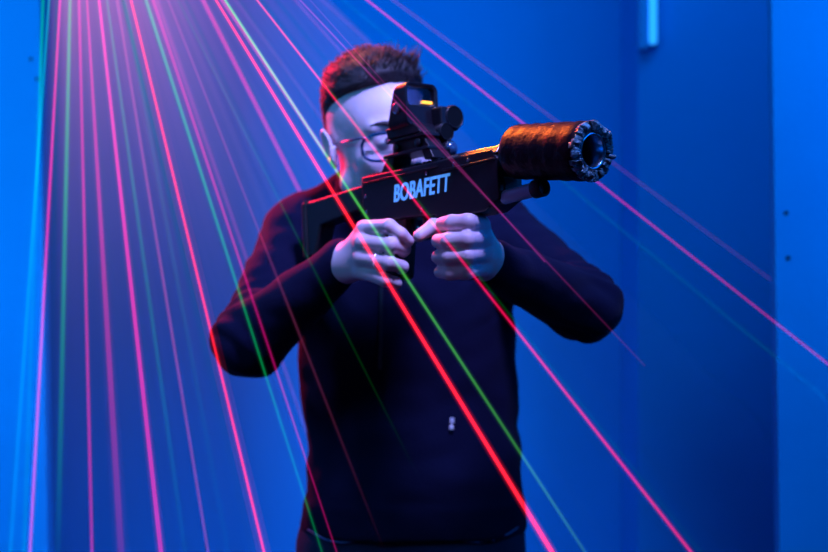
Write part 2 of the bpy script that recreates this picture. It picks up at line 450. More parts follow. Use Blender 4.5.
# zip and its pull: laid on the surface of the sweater by looking up the nearest front vertex
def front(x, z):
    m = (np.abs(sV[:, 0]-x) < .012) & (np.abs(sV[:, 2]-z) < .012)
    return float(sV[m, 1].min()) if m.any() else TY-.13
bm = bmesh.new()
zpts = [Vector((xof(383-.02*(py-215), 2.26), front(xof(383, 2.26), zof(py, 2.26))-.001, zof(py, 2.26))) for py in range(232, 362, 6)]
ys = np.array([p.y for p in zpts]); k = np.ones(5)/5; ys = np.convolve(np.pad(ys, 2, mode='edge'), k, 'valid')
for p, y in zip(zpts, ys): p.y = y-.002
tube(bm, zpts, .0022, 8)
for i in range(len(zpts)-1):
    for k2 in range(3):
        q = zpts[i].lerp(zpts[i+1], k2/3); box(bm, q-Vector((.0032, .002, .0008)), q+Vector((.0032, .001, .0008)))
zz = bobj('zip', bm, M['zip'], person, keep=True)
bm = bmesh.new(); q = zpts[-1]; box(bm, q+Vector((-.003, -.004, -.018)), q+Vector((.003, -.001, 0))); bobj('zip_pull', bm, M['zip'], zz, .001)
PARENT_INV[zz.name] = Matrix()
def badge():
    p = P(452, 424, 2.26); y = front(p.x, p.z)-.001
    bm = bmesh.new()
    box(bm, (p.x-.003, y-.003, p.z+.001), (p.x+.004, y+.002, p.z+.009))
    box(bm, (p.x-.004, y-.003, p.z-.010), (p.x+.003, y+.002, p.z-.003))
    lathe(bm, (p.x, y, p.z), (0, 0, 1), [(-.004, .0012), (.002, .0012)], 8)
    o = bobj('clip', bm, M['tag'], person, .0008, keep=True); o['label'] = 'small shiny metal clip on the sweater front'
badge()

# trousers
g = Field((-.25, 2.20, .04), (.25, 2.60, HEM+.05), .008)
g.f = trunk(g, .006, .90, HEM+.03)
for s in (-1, 1):
    g.add(g.cone((XH+s*.092, TY, .90), (XH+s*.115, TY-.01, .50), .098, .074), .04)
    g.add(g.cone((XH+s*.115, TY-.01, .50), (XH+s*.125, TY+.01, .10), .072, .060), .02)
g.f = np.maximum(g.f, .075-g.Z)
tV, tQ = g.mesh(); tV = relax(tV, tQ, 2, .5); tV = cloth_noise(tV, normals(tV, tQ), .006, [(Vector((XH+s*.115, TY-.08, .5)), Vector((0, 0, 1))) for s in (-1, 1)])
trousers = link('trousers', to_mesh('trousers', [(tV, tQ)]), M['denim'], person, keep=True)
def tfront(x, z):
    m = (np.abs(tV[:, 0]-x) < .014) & (np.abs(tV[:, 2]-z) < .014)
    return float(tV[m, 1].min()) if m.any() else TY-.12
PARENT_INV[trousers.name] = Matrix()
for s, (a, b) in ((1, ((462, 541), (520, 532))), (-1, ((358, 541), (306, 534)))):
    bm = bmesh.new(); pts = []
    for t in np.linspace(0, 1, 12):
        px = a[0]+(b[0]-a[0])*t; py = a[1]+(b[1]-a[1])*t+5*math.sin(t*math.pi); p = P(px, py, 2.27); p.y = tfront(p.x, p.z)-.001; pts.append(p)
    tube(bm, pts, .0014, 6); bobj('pocket_seam', bm, M['seam'], trousers)
# shoes
for s in (-1, 1):
    g = Field((XH+s*.14-.08, TY-.25, -.006), (XH+s*.14+.08, TY+.12, .14), .005)
    g.f = g.cone((XH+s*.126, TY+.03, .035), (XH+s*.155, TY-.16, .030), .040, .040)
    g.add(g.cone((XH+s*.126, TY+.02, .06), (XH+s*.127, TY+.015, .10), .045, .046), .03)
    g.f = np.maximum(g.f, -g.Z)
    V, Q = g.mesh(); link('shoe', to_mesh('shoe', [(relax(V, Q, 1), Q)]), M['shoe'], person, keep=True)

# hair
g = Field((-.10, -.125, -.07), (.10, .130, .165), .0024)
cr = g.ell((0, .012, .040), (.074, .092, .086)); fh = g.ell((0, -.048, .035), (.056, .040, .045))
h_ = np.clip(.5+.5*(cr-fh)/.03, 0, 1); scalp = cr*(1-h_)+fh*h_-.03*h_*(1-h_)
topk = np.clip((g.Z-.055)/.06, 0, 1)
thick = .0028+.019*topk**1.1*(1-.35*np.clip((g.Y-.03)/.09, 0, 1))
# hairline: cut the face side away
cut = (-.010+.0*g.Y)+0*g.Z
line = np.where(g.Z > .055, 0, 0)
yl = np.interp(g.Z.ravel(), [-.08, -.030, 0, .03, .05, .064, .078, .090, .17], [.052, .050, .046, .044, .036, .010, -.030, -.086, -.20]).reshape(g.Z.shape)
sm = np.clip((g.Y-yl)/.030, 0, 1); sm = sm*sm*(3-2*sm)
g.f = (scalp-(.0012+thick*sm)).astype(np.float32); g.f = np.maximum(g.f, -(scalp+.004))
g.f = np.maximum(g.f, (yl-g.Y).astype(np.float32))
g.f = np.maximum(g.f, -.048-g.Z)
for s in (-1, 1): g.sub(g.ell((s*.085, .016, -.004), (.018, .024, .038)), .004)
kV, kQ = g.mesh(); kV = relax(kV, kQ, 2, .5); kN = normals(kV, kQ)
for i in range(len(kV)):
    x, y, z = kV[i]; u = math.atan2(x+.02, z-.02)   # locks combed back and across
    w = noise.noise(Vector((x*90+z*20, y*18, z*60)))*.6+noise.noise(Vector((x*200, y*40, z*140)))*.3
    kV[i] += kN[i]*w*(.0015+.0022*min(1, max(0, (z-.06)/.05)))
kV = relax(kV, kQ, 1, .5); kW = kV@HA[:3, :3].T+HA[:3, 3]
hair = link('hair', to_mesh('hair', [(kW, kQ)]), M['hair'], person, keep=True)
# loose locks
bm = bmesh.new()
rs = np.random.RandomState(3)
cand = np.where((kV[:, 2] > .025) & ((kN*((kV-np.array([0, .012, .04])))).sum(1) > 0))[0]
for i in rs.choice(cand, 1500):
    p = Vector(kV[i]); nn = Vector(kN[i])
    topf = min(1, max(0, (p.z-.06)/.06))
    d = (Vector((.35, .85, .1))+Vector(rs.normal(0, .25, 3))); d = (d-nn*d.dot(nn)*.9).normalized()
    if p.y < -.055: d = (Vector((.5, -.1, 1.0))+Vector(rs.normal(0, .25, 3))).normalized()
    L = .010+.016*topf*rs.rand(); lift = .08+.18*rs.rand()*topf
    pts = [p-nn*.002, p+d*L*.5+nn*L*lift*.6, p+d*L+nn*L*lift*.7]
    tube(bm, [HM @ q for q in pts], [.0009, .0007, .0002], 4)
for i in range(16):    # upright tuft at the front
    p = Vector((.030+rs.rand()*.022, -.065+rs.rand()*.012, .118)); d = Vector((.25+rs.rand()*.3, -.1, .9)).normalized(); L = .014+.014*rs.rand()
    tube(bm, [HM @ (p-d*.012), HM @ (p+d*L*.5), HM @ (p+d*L+Vector((.003, 0, 0)))], [.0012, .0009, .0002], 4)
PARENT_INV[hair.name] = Matrix()
bobj('loose_strands', bm, M['hair'], hair, smooth=True)
for s in (-1, 1):   # eyebrows, eyes
    bm = bmesh.new()
    pts = []; rad = []
    for k in range(12):
        t = k/11; pts.append(HM @ Vector((s*(.013+.038*t), -.0955+.0150*t**1.7, .020+.007*math.sin(t*math.pi*.75)))); rad.append(.0012+.0030*math.sin(math.pi*min(1, t*1.0+.1))**.7 if t < .9 else .0012)
    tube(bm, pts, rad, 8)
    bobj('eyebrow', bm, M['hair'], person, keep=True)
    bm = bmesh.new(); bmesh.ops.create_uvsphere(bm, u_segments=24, v_segments=16, radius=.0122, matrix=HM @ Matrix.Translation((s*.031, -.0760, 0)))
    e = bobj('eye', bm, M['white'], person, smooth=True, keep=True); PARENT_INV[e.name] = Matrix()
    bm = bmesh.new(); c = Vector((s*.031, -.0760, 0)); d = Vector((.22, -1, -.02)).normalized(); rr = .0122
    x, y, z = frame_of(d); prof = []
    V0 = bm.verts.new(HM @ (c+d*(rr+.0006))); prev = None
    for th in (.15, .3, .46):
        ring = [bm.verts.new(HM @ (c+(d*math.cos(th)+(x*math.cos(a)+y*math.sin(a))*math.sin(th))*(rr+.0004))) for a in np.linspace(0, 2*math.pi, 20, endpoint=False)]
        for i in range(20):
            if prev is None: bm.faces.new((V0, ring[i], ring[(i+1) % 20]))
            else: bm.faces.new((prev[i], ring[i], ring[(i+1) % 20], prev[(i+1) % 20]))
        prev = ring
    bobj('iris', bm, M['iris'], e, smooth=True)

# glasses
gl = empty('glasses', HEADC); gl.parent = person; gl.matrix_parent_inverse = PARENT_INV[person.name]
bpy.context.view_layer.update(); GI = Matrix.Translation(gl.location).inverted(); PARENT_INV['glasses'] = GI
gl['label'] = 'thin dark blue rimmed glasses'
def rim(s, k=1.0):
    pts = []
    for i in range(36):
        a = 2*math.pi*i/36; c, q = math.cos(a), math.sin(a)
        x = s*.0365+.0285*k*math.copysign(abs(c)**.65, c); z = -.0085+.0205*k*math.copysign(abs(q)**.65, q)
        pts.append(Vector((x, -.104+.30*(abs(x)-.02)**2/.02+.002*(z < 0), z)))
    return pts
bm = bmesh.new()
for s in (-1, 1):
    tube(bm, [HM @ p for p in rim(s)], .0026, 8, closed=True)
    tube(bm, [HM @ Vector(p) for p in ((s*.058, -.092, .006), (s*.072, -.086, .008), (s*.076, -.04, .006), (s*.079, .012, .004), (s*.081, .030, -.015))], .0017, 8)
    tube(bm, [HM @ Vector(p) for p in ((s*.010, -.104, -.006), (s*.011, -.097, -.014))], .002, 6)
tube(bm, [HM @ Vector(p) for p in ((-.009, -.104, .001), (-.004, -.109, .004), (.004, -.109, .004), (.009, -.104, .001))], .0019, 8)
bobj('frame', bm, M['frame'], gl, smooth=True, keep=True)
for s in (-1, 1):
    bm = bmesh.new(); bm.faces.new([bm.verts.new(HM @ p) for p in rim(s, .98)]); bobj('lens', bm, M['glass'], gl, keep=True)

# ring on the right ring finger
a, b = rj[2][0][0], rj[2][1][0]; c = a.lerp(b, .62); x, y, z = frame_of(b-a)
bm = bmesh.new(); tube(bm, [c+(x*math.cos(t)+y*math.sin(t))*.0119 for t in np.linspace(0, 2*math.pi, 28, endpoint=False)], .0015, 8, closed=True)
bobj('ring', bm, M['ring'], person, smooth=True, keep=True)['label'] = 'shiny silver finger ring'
# thumb nail of the left hand
a, b = lj[4][2][0], lj[4][3][0]; d = (b-a).normalized(); toc = (-b).normalized(); nn = (toc-d*toc.dot(d)+Vector((0, 0, .5))).normalized(); xx = d.cross(nn)
bm = bmesh.new(); grid = []
for i in range(5):
    row = []
    for j in range(5):
        u = (j-2)/2; ang = u*.75; row.append(bm.verts.new(b+d*(-.004+.010*i/4)+(nn*math.cos(ang)+xx*math.sin(ang))*(.0093-.0022*(i/4)**2)))
    grid.append(row)
for i in range(4):
    for j in range(4): bm.faces.new((grid[i][j], grid[i][j+1], grid[i+1][j+1], grid[i+1][j]))
bobj('thumbnail', bm, M['nail'], person, smooth=True, keep=True)

# ------------------------------------------------------------------ THE LASER TAG GUN
JP = P(503, 157, 1.90)
alpha = math.radians(40); pit = math.radians(5.0)
fa = Vector((math.sin(alpha)*math.cos(pit), -math.cos(alpha)*math.cos(pit), math.sin(pit)))
la = Vector((math.cos(alpha), math.sin(alpha), 0)); ua = fa.cross(la)
GM = Matrix((( fa.x, la.x, ua.x, JP.x), (fa.y, la.y, ua.y, JP.y), (fa.z, la.z, ua.z, JP.z), (0, 0, 0, 1)))
gun = empty('laser_tag_gun'); gun.matrix_world = GM
tag(gun, 'black laser tag gun with fat wrapped muzzle and white side lettering held in both hands', 'toy gun')
# receiver
bm = bmesh.new()
prism(bm, [(-.290, .012), (.0, .010), (.012, -.004), (.012, -.060), (-.02, -.074), (-.115, -.074), (-.125, -.066), (-.21, -.062), (-.275, -.054), (-.290, -.040)], -.023, .023)
recv = bobj('receiver', bm, M['gun'], gun, .003)
bm = bmesh.new()
for (a, b, w0, w1) in ((-.10, .008, -.0065, -.0035), (-.282, -.11, .001, .003)): box(bm, (a, -.0265, w0), (b, -.0225, w1)); box(bm, (a, .0225, w0), (b, .0265, w1))
bobj('side_rib', bm, M['gun'], recv, .0012)
bm = bmesh.new(); 
for k, (y, w) in enumerate(((-.0235, .004), (-.013, .0165), (.013, .0165), (.0235, .004))): pass
A = [bm.verts.new((-.10, y, w)) for y, w in ((-.0232, .004), (-.0135, .0165), (.0135, .0165), (.0232, .004))]
B = [bm.verts.new((.010, y, w)) for y, w in ((-.0232, .003), (-.0135, .0155), (.0135, .0155), (.0232, .003))]
bm.faces.new(A); bm.faces.new(B[::-1])
for i in range(4): bm.faces.new((A[i], B[i], B[(i+1) % 4], A[(i+1) % 4]))
bobj('top_cover', bm, M['gloss'], recv, .002)
for u, w in ((-.075, .000), (-.045, .001), (-.135, -.004), (-.279, -.02), (-.279, -.043), (-.15, -.055)):
    bm = bmesh.new(); lathe(bm, (u, -.0225, w), (0, -1, 0), [(0, .0032), (.002, .0032), (.0028, .0022)], 12); bobj('screw', bm, M['steel'], recv)
bm = bmesh.new(); box(bm, (-.287, -.009, .010), (-.105, .009, .0142))
for k in range(19): box(bm, (-.285+k*.0098, -.0105, .0135), (-.2802+k*.0098, .0105, .0165))
bobj('rail', bm, M['gun'], gun, .0006)
# lettering
cu = bpy.data.curves.new('lettering', 'FONT'); cu.body = 'BOBAFETT'; cu.size = 1; cu.extrude = .02; cu.offset = .014; cu.space_character = 1.05
tmp = bpy.data.objects.new('lettering_curve', cu); C.objects.link(tmp); dg = bpy.context.evaluated_depsgraph_get()
me = bpy.data.meshes.new_from_object(tmp.evaluated_get(dg)); bpy.data.objects.remove(tmp)
co = np.array([v.co[:] for v in me.vertices]); x0, x1 = co[:, 0].min(), co[:, 0].max(); z0, z1 = co[:, 1].min(), co[:, 1].max()
U0, U1, W0, W1 = -.2100, -.0865, -.0365, -.0105
for v in me.vertices:
    u = (v.co.x-x0)/(x1-x0); w = (v.co.y-z0)/(z1-z0)
    v.co = Vector((U0+(U1-U0)*u+.0045*(w-.5), -.0236-.0006*(v.co.z > 0), W0+(W1-W0)*w))

bm = bmesh.new()
for k, du in enumerate((-.0004, .0004)):    # heavy strokes
    me2 = me.copy()
    for v in me2.vertices: v.co.x += du; v.co.y -= .00008*k
    bm.from_mesh(me2)
bm.to_mesh(me); bm.free()
o = link('lettering', me, M['paint'], recv, smooth=False); o['label'] = 'white capital lettering on the side'
# stock
bm = bmesh.new(); prism(bm, [(-.285, .002), (-.285, -.034), (-.41, -.048), (-.430, -.095), (-.448, -.095), (-.448, -.006), (-.42, -.005)], -.016, .016)
bobj('stock', bm, M['poly'], gun, .004)
bm = bmesh.new(); prism(bm, [(-.446, -.002), (-.457, -.008), (-.459, -.095), (-.446, -.100)], -.018, .018); bobj('butt_pad', bm, M['poly'], gun, .003)
# pistol grip, trigger guard, trigger
bm = bmesh.new(); prism(bm, [(-.238, -.056), (-.200, -.058), (-.210, -.10), (-.218, -.150), (-.258, -.150), (-.254, -.10)], -.0145, .0145); bobj('pistol_grip', bm, M['poly'], gun, .006, seg=3)
bm = bmesh.new(); tube(bm, [(-.202, 0, -.062), (-.196, 0, -.084), (-.178, 0, -.094), (-.155, 0, -.094), (-.142, 0, -.084), (-.138, 0, -.062)], .0028, 8); bobj('trigger_guard', bm, M['gun'], gun, smooth=True)
bm = bmesh.new(); prism(bm, [(-.176, -.060), (-.168, -.060), (-.167, -.074), (-.173, -.086), (-.176, -.084), (-.173, -.073)], -.004, .004); bobj('trigger', bm, M['gun'], gun, .001)
bm = bmesh.new(); prism(bm, [(-.104, -.070), (-.066, -.070), (-.068, -.150), (-.074, -.163), (-.098, -.163), (-.103, -.150)], -.0135, .0135); bobj('foregrip', bm, M['poly'], gun, .007, seg=3)
bm = bmesh.new(); lathe(bm, (-.125, -.016, -.108), (.2, -.3, -1), [(0, .003), (.012, .0042), (.016, .003)], 12); box(bm, (-.130, -.019, -.108), (-.110, -.005, -.070)); bobj('sling_button', bm, M['tube'], gun, .001)
# wrapped muzzle
sd = Vector((math.cos(math.radians(8.5)), 0, -math.sin(math.radians(8.5)))); s0 = Vector((.026, 0, .003))
bm = bmesh.new(); L = .143
def jit(k, i): return 1+.018*noise.noise(Vector((k*.7, math.cos(i*2*math.pi/64)*4, math.sin(i*2*math.pi/64)*4)))
prof = [(-.004, .022), (-.002, .031), (.004, .0365)]+[(.01+.0079*k, .0372+.0006*math.sin(k*1.9)+.00012*k) for k in range(16)]+[(L-.006, .0385), (L-.003, .033), (L-.02, .0315)]
lathe(bm, s0, sd, prof, 64, caps=False, jitter=jit); bm.faces.new([v for v in bm.verts][:64][::-1])
muzzle = bobj('muzzle_shroud', bm, M['wrap'], gun, smooth=True)
bm = bmesh.new()   # ragged crown
rs = np.random.RandomState(11); n = 44
xf, yf, zf = frame_of(sd); mc = s0+sd*L
for k in range(n):
    a = 2*math.pi*(k+rs.normal(0, .25))/n; w = .0022+.0026*rs.rand(); e = xf*math.cos(a)+yf*math.sin(a); tn = -xf*math.sin(a)+yf*math.cos(a)
    ro = .0365+.0045*rs.rand(); ri = .0240+.006*rs.rand()**2; h = -.004+.013*rs.rand()
    vs = []
    for (r, t, ww) in ((ro-.003, -.012, w*1.25), (ro, -.002, w*1.15), (ro-.003, h*.6, w*.8), ((ro+ri)/2, h, w*.7), (ri, h*.5, w*.6), (ri, -.012, w*.7)):
        vs.append([bm.verts.new(mc+e*r+sd*t+tn*ww*q) for q in (-1, 1)])
    for A, B in zip(vs, vs[1:]+vs[:1]): bm.faces.new((A[0], A[1], B[1], B[0]))
    bm.faces.new([v[0] for v in vs]); bm.faces.new([v[1] for v in vs][::-1])
bobj('muzzle_crown', bm, M['foam'], muzzle, .0012)
bm = bmesh.new(); lathe(bm, mc-sd*.022, sd, [(0, .034), (.004, .034), (.006, .026), (.020, .0245), (.022, .0225), (.020, .0205), (-.015, .0200), (-.03, .019)], 48, caps=False); bobj('inner_ring', bm, M['steel'], muzzle, smooth=True)
bm = bmesh.new(); lathe(bm, mc-sd*.045, sd, [(0, .021), (.012, .0208), (.0125, .002)], 40); bobj('bore', bm, M['bore'], muzzle)
bm = bmesh.new(); lathe(bm, mc-sd*.034, sd, [(0, .009), (.002, .0086), (.0035, .006), (.0042, .003), (.0044, .0003)], 32); bobj('emitter_lens', bm, M['bore'], muzzle, smooth=True)
# tube under the muzzle
td = Vector((1, 0, .05)).normalized(); t0 = Vector((.008, -.010, -.0575))
bm = bmesh.new(); lathe(bm, t0, td, [(0, .0098), (.068, .0098)], 24); o = bobj('lower_tube', bm, M['tube'], gun, smooth=False, bevel=.001)
bm = bmesh.new(); lathe(bm, t0+td*.058, td, [(0, .0105), (.002, .0125), (.018, .0125), (.020, .0105), (.0165, .0085), (.010, .008)], 24); bobj('end_cap', bm, M['poly'], o, smooth=True)
bm = bmesh.new(); box(bm, (-.004, -.014, -.066), (.014, .012, -.030)); bobj('tube_bracket', bm, M['poly'], o, .002)
# sight
bm = bmesh.new()
prism(bm, [(-.236, .060), (-.240, .076), (-.180, .078), (-.166, .068), (-.160, .060)], -.0225, .0225)
prism(bm, [(-.238, .036), (-.232, .050), (-.236, .061), (-.156, .061), (-.160, .050), (-.150, .036)], -.0150, .0150)
prism(bm, [(-.244, .036), (-.276, .0), (-.246, .0), (-.234, .018), (-.228, .036)], -.018, .018)
prism(bm, [(-.166, .036), (-.160, .019), (-.140, .019), (-.148, .036)], -.018, .018)
sight = bobj('sight', bm, M['gun'], gun, .002); sight.location = (.015, 0, -.0015)
bm = bmesh.new(); box(bm, (-.248, -.023, .033), (-.146, .023, .0375)); bobj('mount_plate', bm, M['gun'], sight, .0012)
bm = bmesh.new(); box(bm, (-.240, -.0205, .0545), (-.156, .0205, .0595)); bobj('side_rail', bm, M['gun'], sight, .0012)
for u in (-.222, -.172):
    bm = bmesh.new(); lathe(bm, (u, -.013, .046), (0, -1, 0), [(0, .0065), (.007, .0065), (.008, .005)], 16); bobj('clamp_knob', bm, M['gun'], sight, .0005)
bm = bmesh.new()   # hood: rounded frame round the window, deep along the barrel
def rr(hw, h0, h1, r, n=6):
    pts = []
    for cx0, cz0, a0 in ((hw-r, h1-r, 0), (-hw+r, h1-r, 90), (-hw+r, h0+r, 180), (hw-r, h0+r, 270)):
        for i in range(n+1):
            a = math.radians(a0+90*i/n); pts.append((cx0+r*math.cos(a), cz0+r*math.sin(a)))
    return pts
A = rr(.0315, .072, .137, .011); B = rr(.0255, .104, .1315, .006)
def ring_at(pts, u): return [bm.verts.new((u, p[0], p[1])) for p in pts]
# front at u=-.180, rear at -.225
a1, b1, a0, b0 = ring_at(A, -.178), ring_at(B, -.180), ring_at(A, -.226), ring_at(B, -.224)
for v in a0+b0: v.co.x += .024*(v.co.z-.072)/.065
N = len(A)
for i in range(N):
    j = (i+1) % N
    bm.faces.new((a1[i], a1[j], b1[j], b1[i])); bm.faces.new((a0[j], a0[i], b0[i], b0[j])); bm.faces.new((a0[i], a0[j], a1[j], a1[i])); bm.faces.new((b0[j], b0[i], b1[i], b1[j]))
bobj('hood', bm, M['gun'], sight, .0015)
bm = bmesh.new(); box(bm, (-.187, -.0250, .1045), (-.185, .0250, .131)); bobj('window', bm, M['window'], sight)
bm = bmesh.new(); box(bm, (-.1840, .004, .1080), (-.1830, .0240, .1118)); bobj('window_reflection', bm, M['amber'], sight)['label'] = 'glowing amber bar standing in for a reflection'  # reflection on the window, added as a small emissive bar
bm = bmesh.new(); lathe(bm, (-.198, -.0315, .100), (0, -1, 0), [(-.004, .0085), (.003, .0085), (.004, .007)], 20); bobj('adjust_dial', bm, M['steel'], sight)
for (v0, w0, u0, u1, r, nm) in ((.044, .086, -.205, -.156, .0180, 'magnifier'), (.024, .062, -.195, -.153, .0140, 'battery_tube')):
    bm = bmesh.new(); lathe(bm, (u0, v0, w0), (1, 0, 0), [(0, r*.8), (.003, r*.92), (u1-u0-.018, r*.92), (u1-u0-.016, r), (u1-u0-.002, r), (u1-u0, r*.90), (u1-u0-.002, r*.80)], 28)
    mg = bobj(nm, bm, M['gun'], sight, smooth=False, bevel=.0008)
    bm = bmesh.new(); lathe(bm, (u1-.0028, v0, w0), (1, 0, 0), [(0, r*.84), (.0015, r*.84)], 28); bobj('dark_glass', bm, M['bore'], sight)
bm = bmesh.new(); box(bm, (-.204, .018, .066), (-.158, .052, .101)); bobj('side_bracket', bm, M['gun'], sight, .003)
bm = bmesh.new(); lathe(bm, (-.175, .028, .037), (1, 0, 0), [(0, .010), (.004, .0128), (.022, .0128), (.025, .0115)], 28); o = bobj('lamp_barrel', bm, M['gun'], sight, smooth=False, bevel=.001)
bm = bmesh.new(); lathe(bm, (-.152, .028, .037), (1, 0, 0), [(0, .0105), (.003, .010), (.006, .007), (.0075, .003), (.0077, .0003)], 24); bobj('lamp_lens', bm, M['lensm'], sight, smooth=True)

# ------------------------------------------------------------------ LASER BEAMS
def beam_mat(name, col, s0, s1, L):
    m = bpy.data.materials.new(name); m.use_nodes = True
    n = m.node_tree.nodes; l = m.node_tree.links; n.clear()
    o = n.new('ShaderNodeOutputMaterial'); ad = n.new('ShaderNodeAddShader'); e = n.new('ShaderNodeEmission'); t = n.new('ShaderNodeBsdfTransparent')
    e.inputs['Color'].default_value = (*col, 1)
    tc = n.new('ShaderNodeTexCoord'); sp = n.new('ShaderNodeSeparateXYZ'); mr = n.new('ShaderNodeMapRange')
    mr.inputs['From Min'].default_value = .5; mr.inputs['From Max'].default_value = L; mr.inputs['To Min'].default_value = s0; mr.inputs['To Max'].default_value = s1
    nz = n.new('ShaderNodeTexNoise'); nz.inputs['Scale'].default_value = 5; mu = n.new('ShaderNodeMath'); mu.operation = 'MULTIPLY'
    m2 = n.new('ShaderNodeMapRange'); m2.inputs['To Min'].default_value = .75; m2.inputs['To Max'].default_value = 1.25
    l.new(tc.outputs['Object'], sp.inputs[0]); l.new(sp.outputs['Z'], mr.inputs['Value']); l.new(tc.outputs['Object'], nz.inputs['Vector'])
    l.new(nz.outputs['Fac'], m2.inputs['Value']); l.new(mr.outputs[0], mu.inputs[0]); l.new(m2.outputs[0], mu.inputs[1]); l.new(mu.outputs[0], e.inputs['Strength'])
    l.new(e.outputs[0], ad.inputs[0]); l.new(t.outputs[0], ad.inputs[1]); l.new(ad.outputs[0], o.inputs[0])
    m.cycles.emission_sampling = 'NONE'
    return m
PINK = (1.2, .008, .36); RED = (1., .012, .03); TEAL = (0., .50, .13); GREEN = (.0, .70, .06); MAUVE = (.75, .10, .35); CYAN = (.0, .6, .6); VIO = (.75, .05, .42); ORG = (1., .07, .03)
# top point, low point, depth there, colour, radiance near the source and far from it, half width (mm at the source side, at the far side), halo, label
BE = [
 ((49, 0), (14, 500), 2.30, CYAN, .30, .12, 1.9, 3.2, 0, 'pale cyan laser beam lowest left, running down over the bright left wall'),
 ((43, 0), (36, 200), 2.30, GREEN, .30, .10, 2.4, 2.6, 0, 'soft teal laser beam hugging the edge of the left wall'),
 ((60, 0), (30, 552), 2.20, PINK, .50, .28, 1.7, 2.0, 0, 'pink laser beam crossing from the dark wall onto the bright left wall'),
 ((70, 0), (58, 552), 2.35, GREEN, .36, .02, 2.2, 4.2, 0, 'green laser beam fading down beside the left wall edge'),
 ((79, 0), (92, 552), 2.35, PINK, .36, .28, 1.9, 1.7, 0, 'thin pink laser beam almost vertical, first right of the green one'),
 ((87, 0), (121, 552), 2.15, PINK, .34, .06, 1.5, 5.2, 0, 'wide soft pink laser beam blurring out toward the bottom'),
 ((99, 0), (161, 552), 2.00, PINK, .55, .32, 2.0, 3.2, 0, 'strong hot pink laser beam leaning slightly right at far left'),
 ((107, 0), (185, 552), 2.30, TEAL, .22, .03, 1.8, 3.0, 0, 'dim teal laser beam just right of the strong pink one'),
 ((117, 0), (208, 552), 2.25, MAUVE, .22, .20, 2.2, 1.4, 0, 'dull mauve laser beam midway between the strong pink and the glowing red ones'),
 ((125, 0), (228, 552), 2.35, TEAL, .07, .02, 2.2, 2.8, 0, 'very faint teal laser beam between the mauve and red ones'),
 ((131, 0), (264, 552), 1.95, RED, .85, .75, 1.7, 1.9, 1, 'bright red glowing laser beam passing left of the bent elbow'),
 ((146, 0), (322, 552), 1.95, TEAL, .46, .14, 2.3, 1.6, 0, 'teal laser beam crossing the bent left-hand sleeve'),
 ((153, 0), (326, 520), 1.98, PINK, .27, .12, 2.6, 1.2, 0, 'pink laser beam running beside the teal one across the sleeve'),
 ((157, 0), (330, 500), 2.45, VIO, .20, .04, 2.8, 2.0, 0, 'soft violet laser beam passing behind the bent elbow'),
 ((168, 0), (385, 552), 1.95, MAUVE, .13, .0, 2.0, 1.8, 0, 'mauve laser beam fading to dark red down the sweater'),
 ((203, 0), (305, 202), 2.62, PINK, .58, .34, 2.3, 2.0, 0, 'pink laser beam ending behind the shoulder'),
 ((178, 0), (420, 480), 1.95, GREEN, .06, .0, 1.6, 1.5, 0, 'faint green laser beam crossing the chest left of the zip'),
 ((216, 0), (552, 552), 1.55, RED, .85, 1.7, 1.5, 2.5, 0, 'thick bright red laser beam crossing the ringed hand and whole torso'),
 ((222, 0), (338, 172), 2.45, PINK, .60, .42, 1.6, 1.6, 0, 'pink laser beam touching the green one, ending behind the collar'),
 ((225, 0), (585, 552), 1.60, (.12, .85, .12), .60, .08, 1.6, 2.0, 0, 'green laser beam crossing the neck and the trigger hand'),
 ((257, 0), (691, 552), 1.55, (1., .006, .10), .62, .55, 1.5, 1.8, 0, 'long pink red laser beam crossing the face, lettering and front hand'),
 ((262, 6), (695, 545), 1.60, GREEN, .05, .02, 1.6, 1.6, 0, 'dim green laser beam shadowing the one across the lettering'),
 ((300, 0), (645, 366), 1.75, VIO, .24, .02, 1.2, 1.6, 0, 'thin violet laser beam crossing the gun sight and the sleeve on the right'),
 ((295, 0), (350, 62), 2.45, VIO, .25, .15, 1.3, 1.3, 0, 'thin violet laser beam ending behind the top of the hair'),
 ((310, 0), (545, 262), 1.75, VIO, .05, .12, 1.0, 1.2, 0, 'short dark magenta laser beam over the shoulder behind the foregrip'),
 ((343, 0), (828, 400), 2.40, TEAL, .07, .045, 2.0, 2.2, 0, 'faint teal laser beam passing behind the muzzle to the right wall'),
 ((322, 0), (440, 108), 2.55, VIO, .10, .06, 2.2, 1.8, 0, 'faint violet laser beam ending behind the sight'),
 ((367, 0), (828, 364), 2.35, PINK, .42, .30, 1.5, 1.3, 0, 'long pink laser beam passing behind the muzzle across the right wall'),
 ((393, 0), (790, 294), 2.75, VIO, .30, .13, .9, .7, 0, 'thin violet laser beam highest on the right, stopping at the right wall'),
 ((236, 0), (452, 300), 2.50, VIO, .08, .04, 2.8, 2.4, 0, 'wide dim violet laser beam ending behind the hair crown'),
]
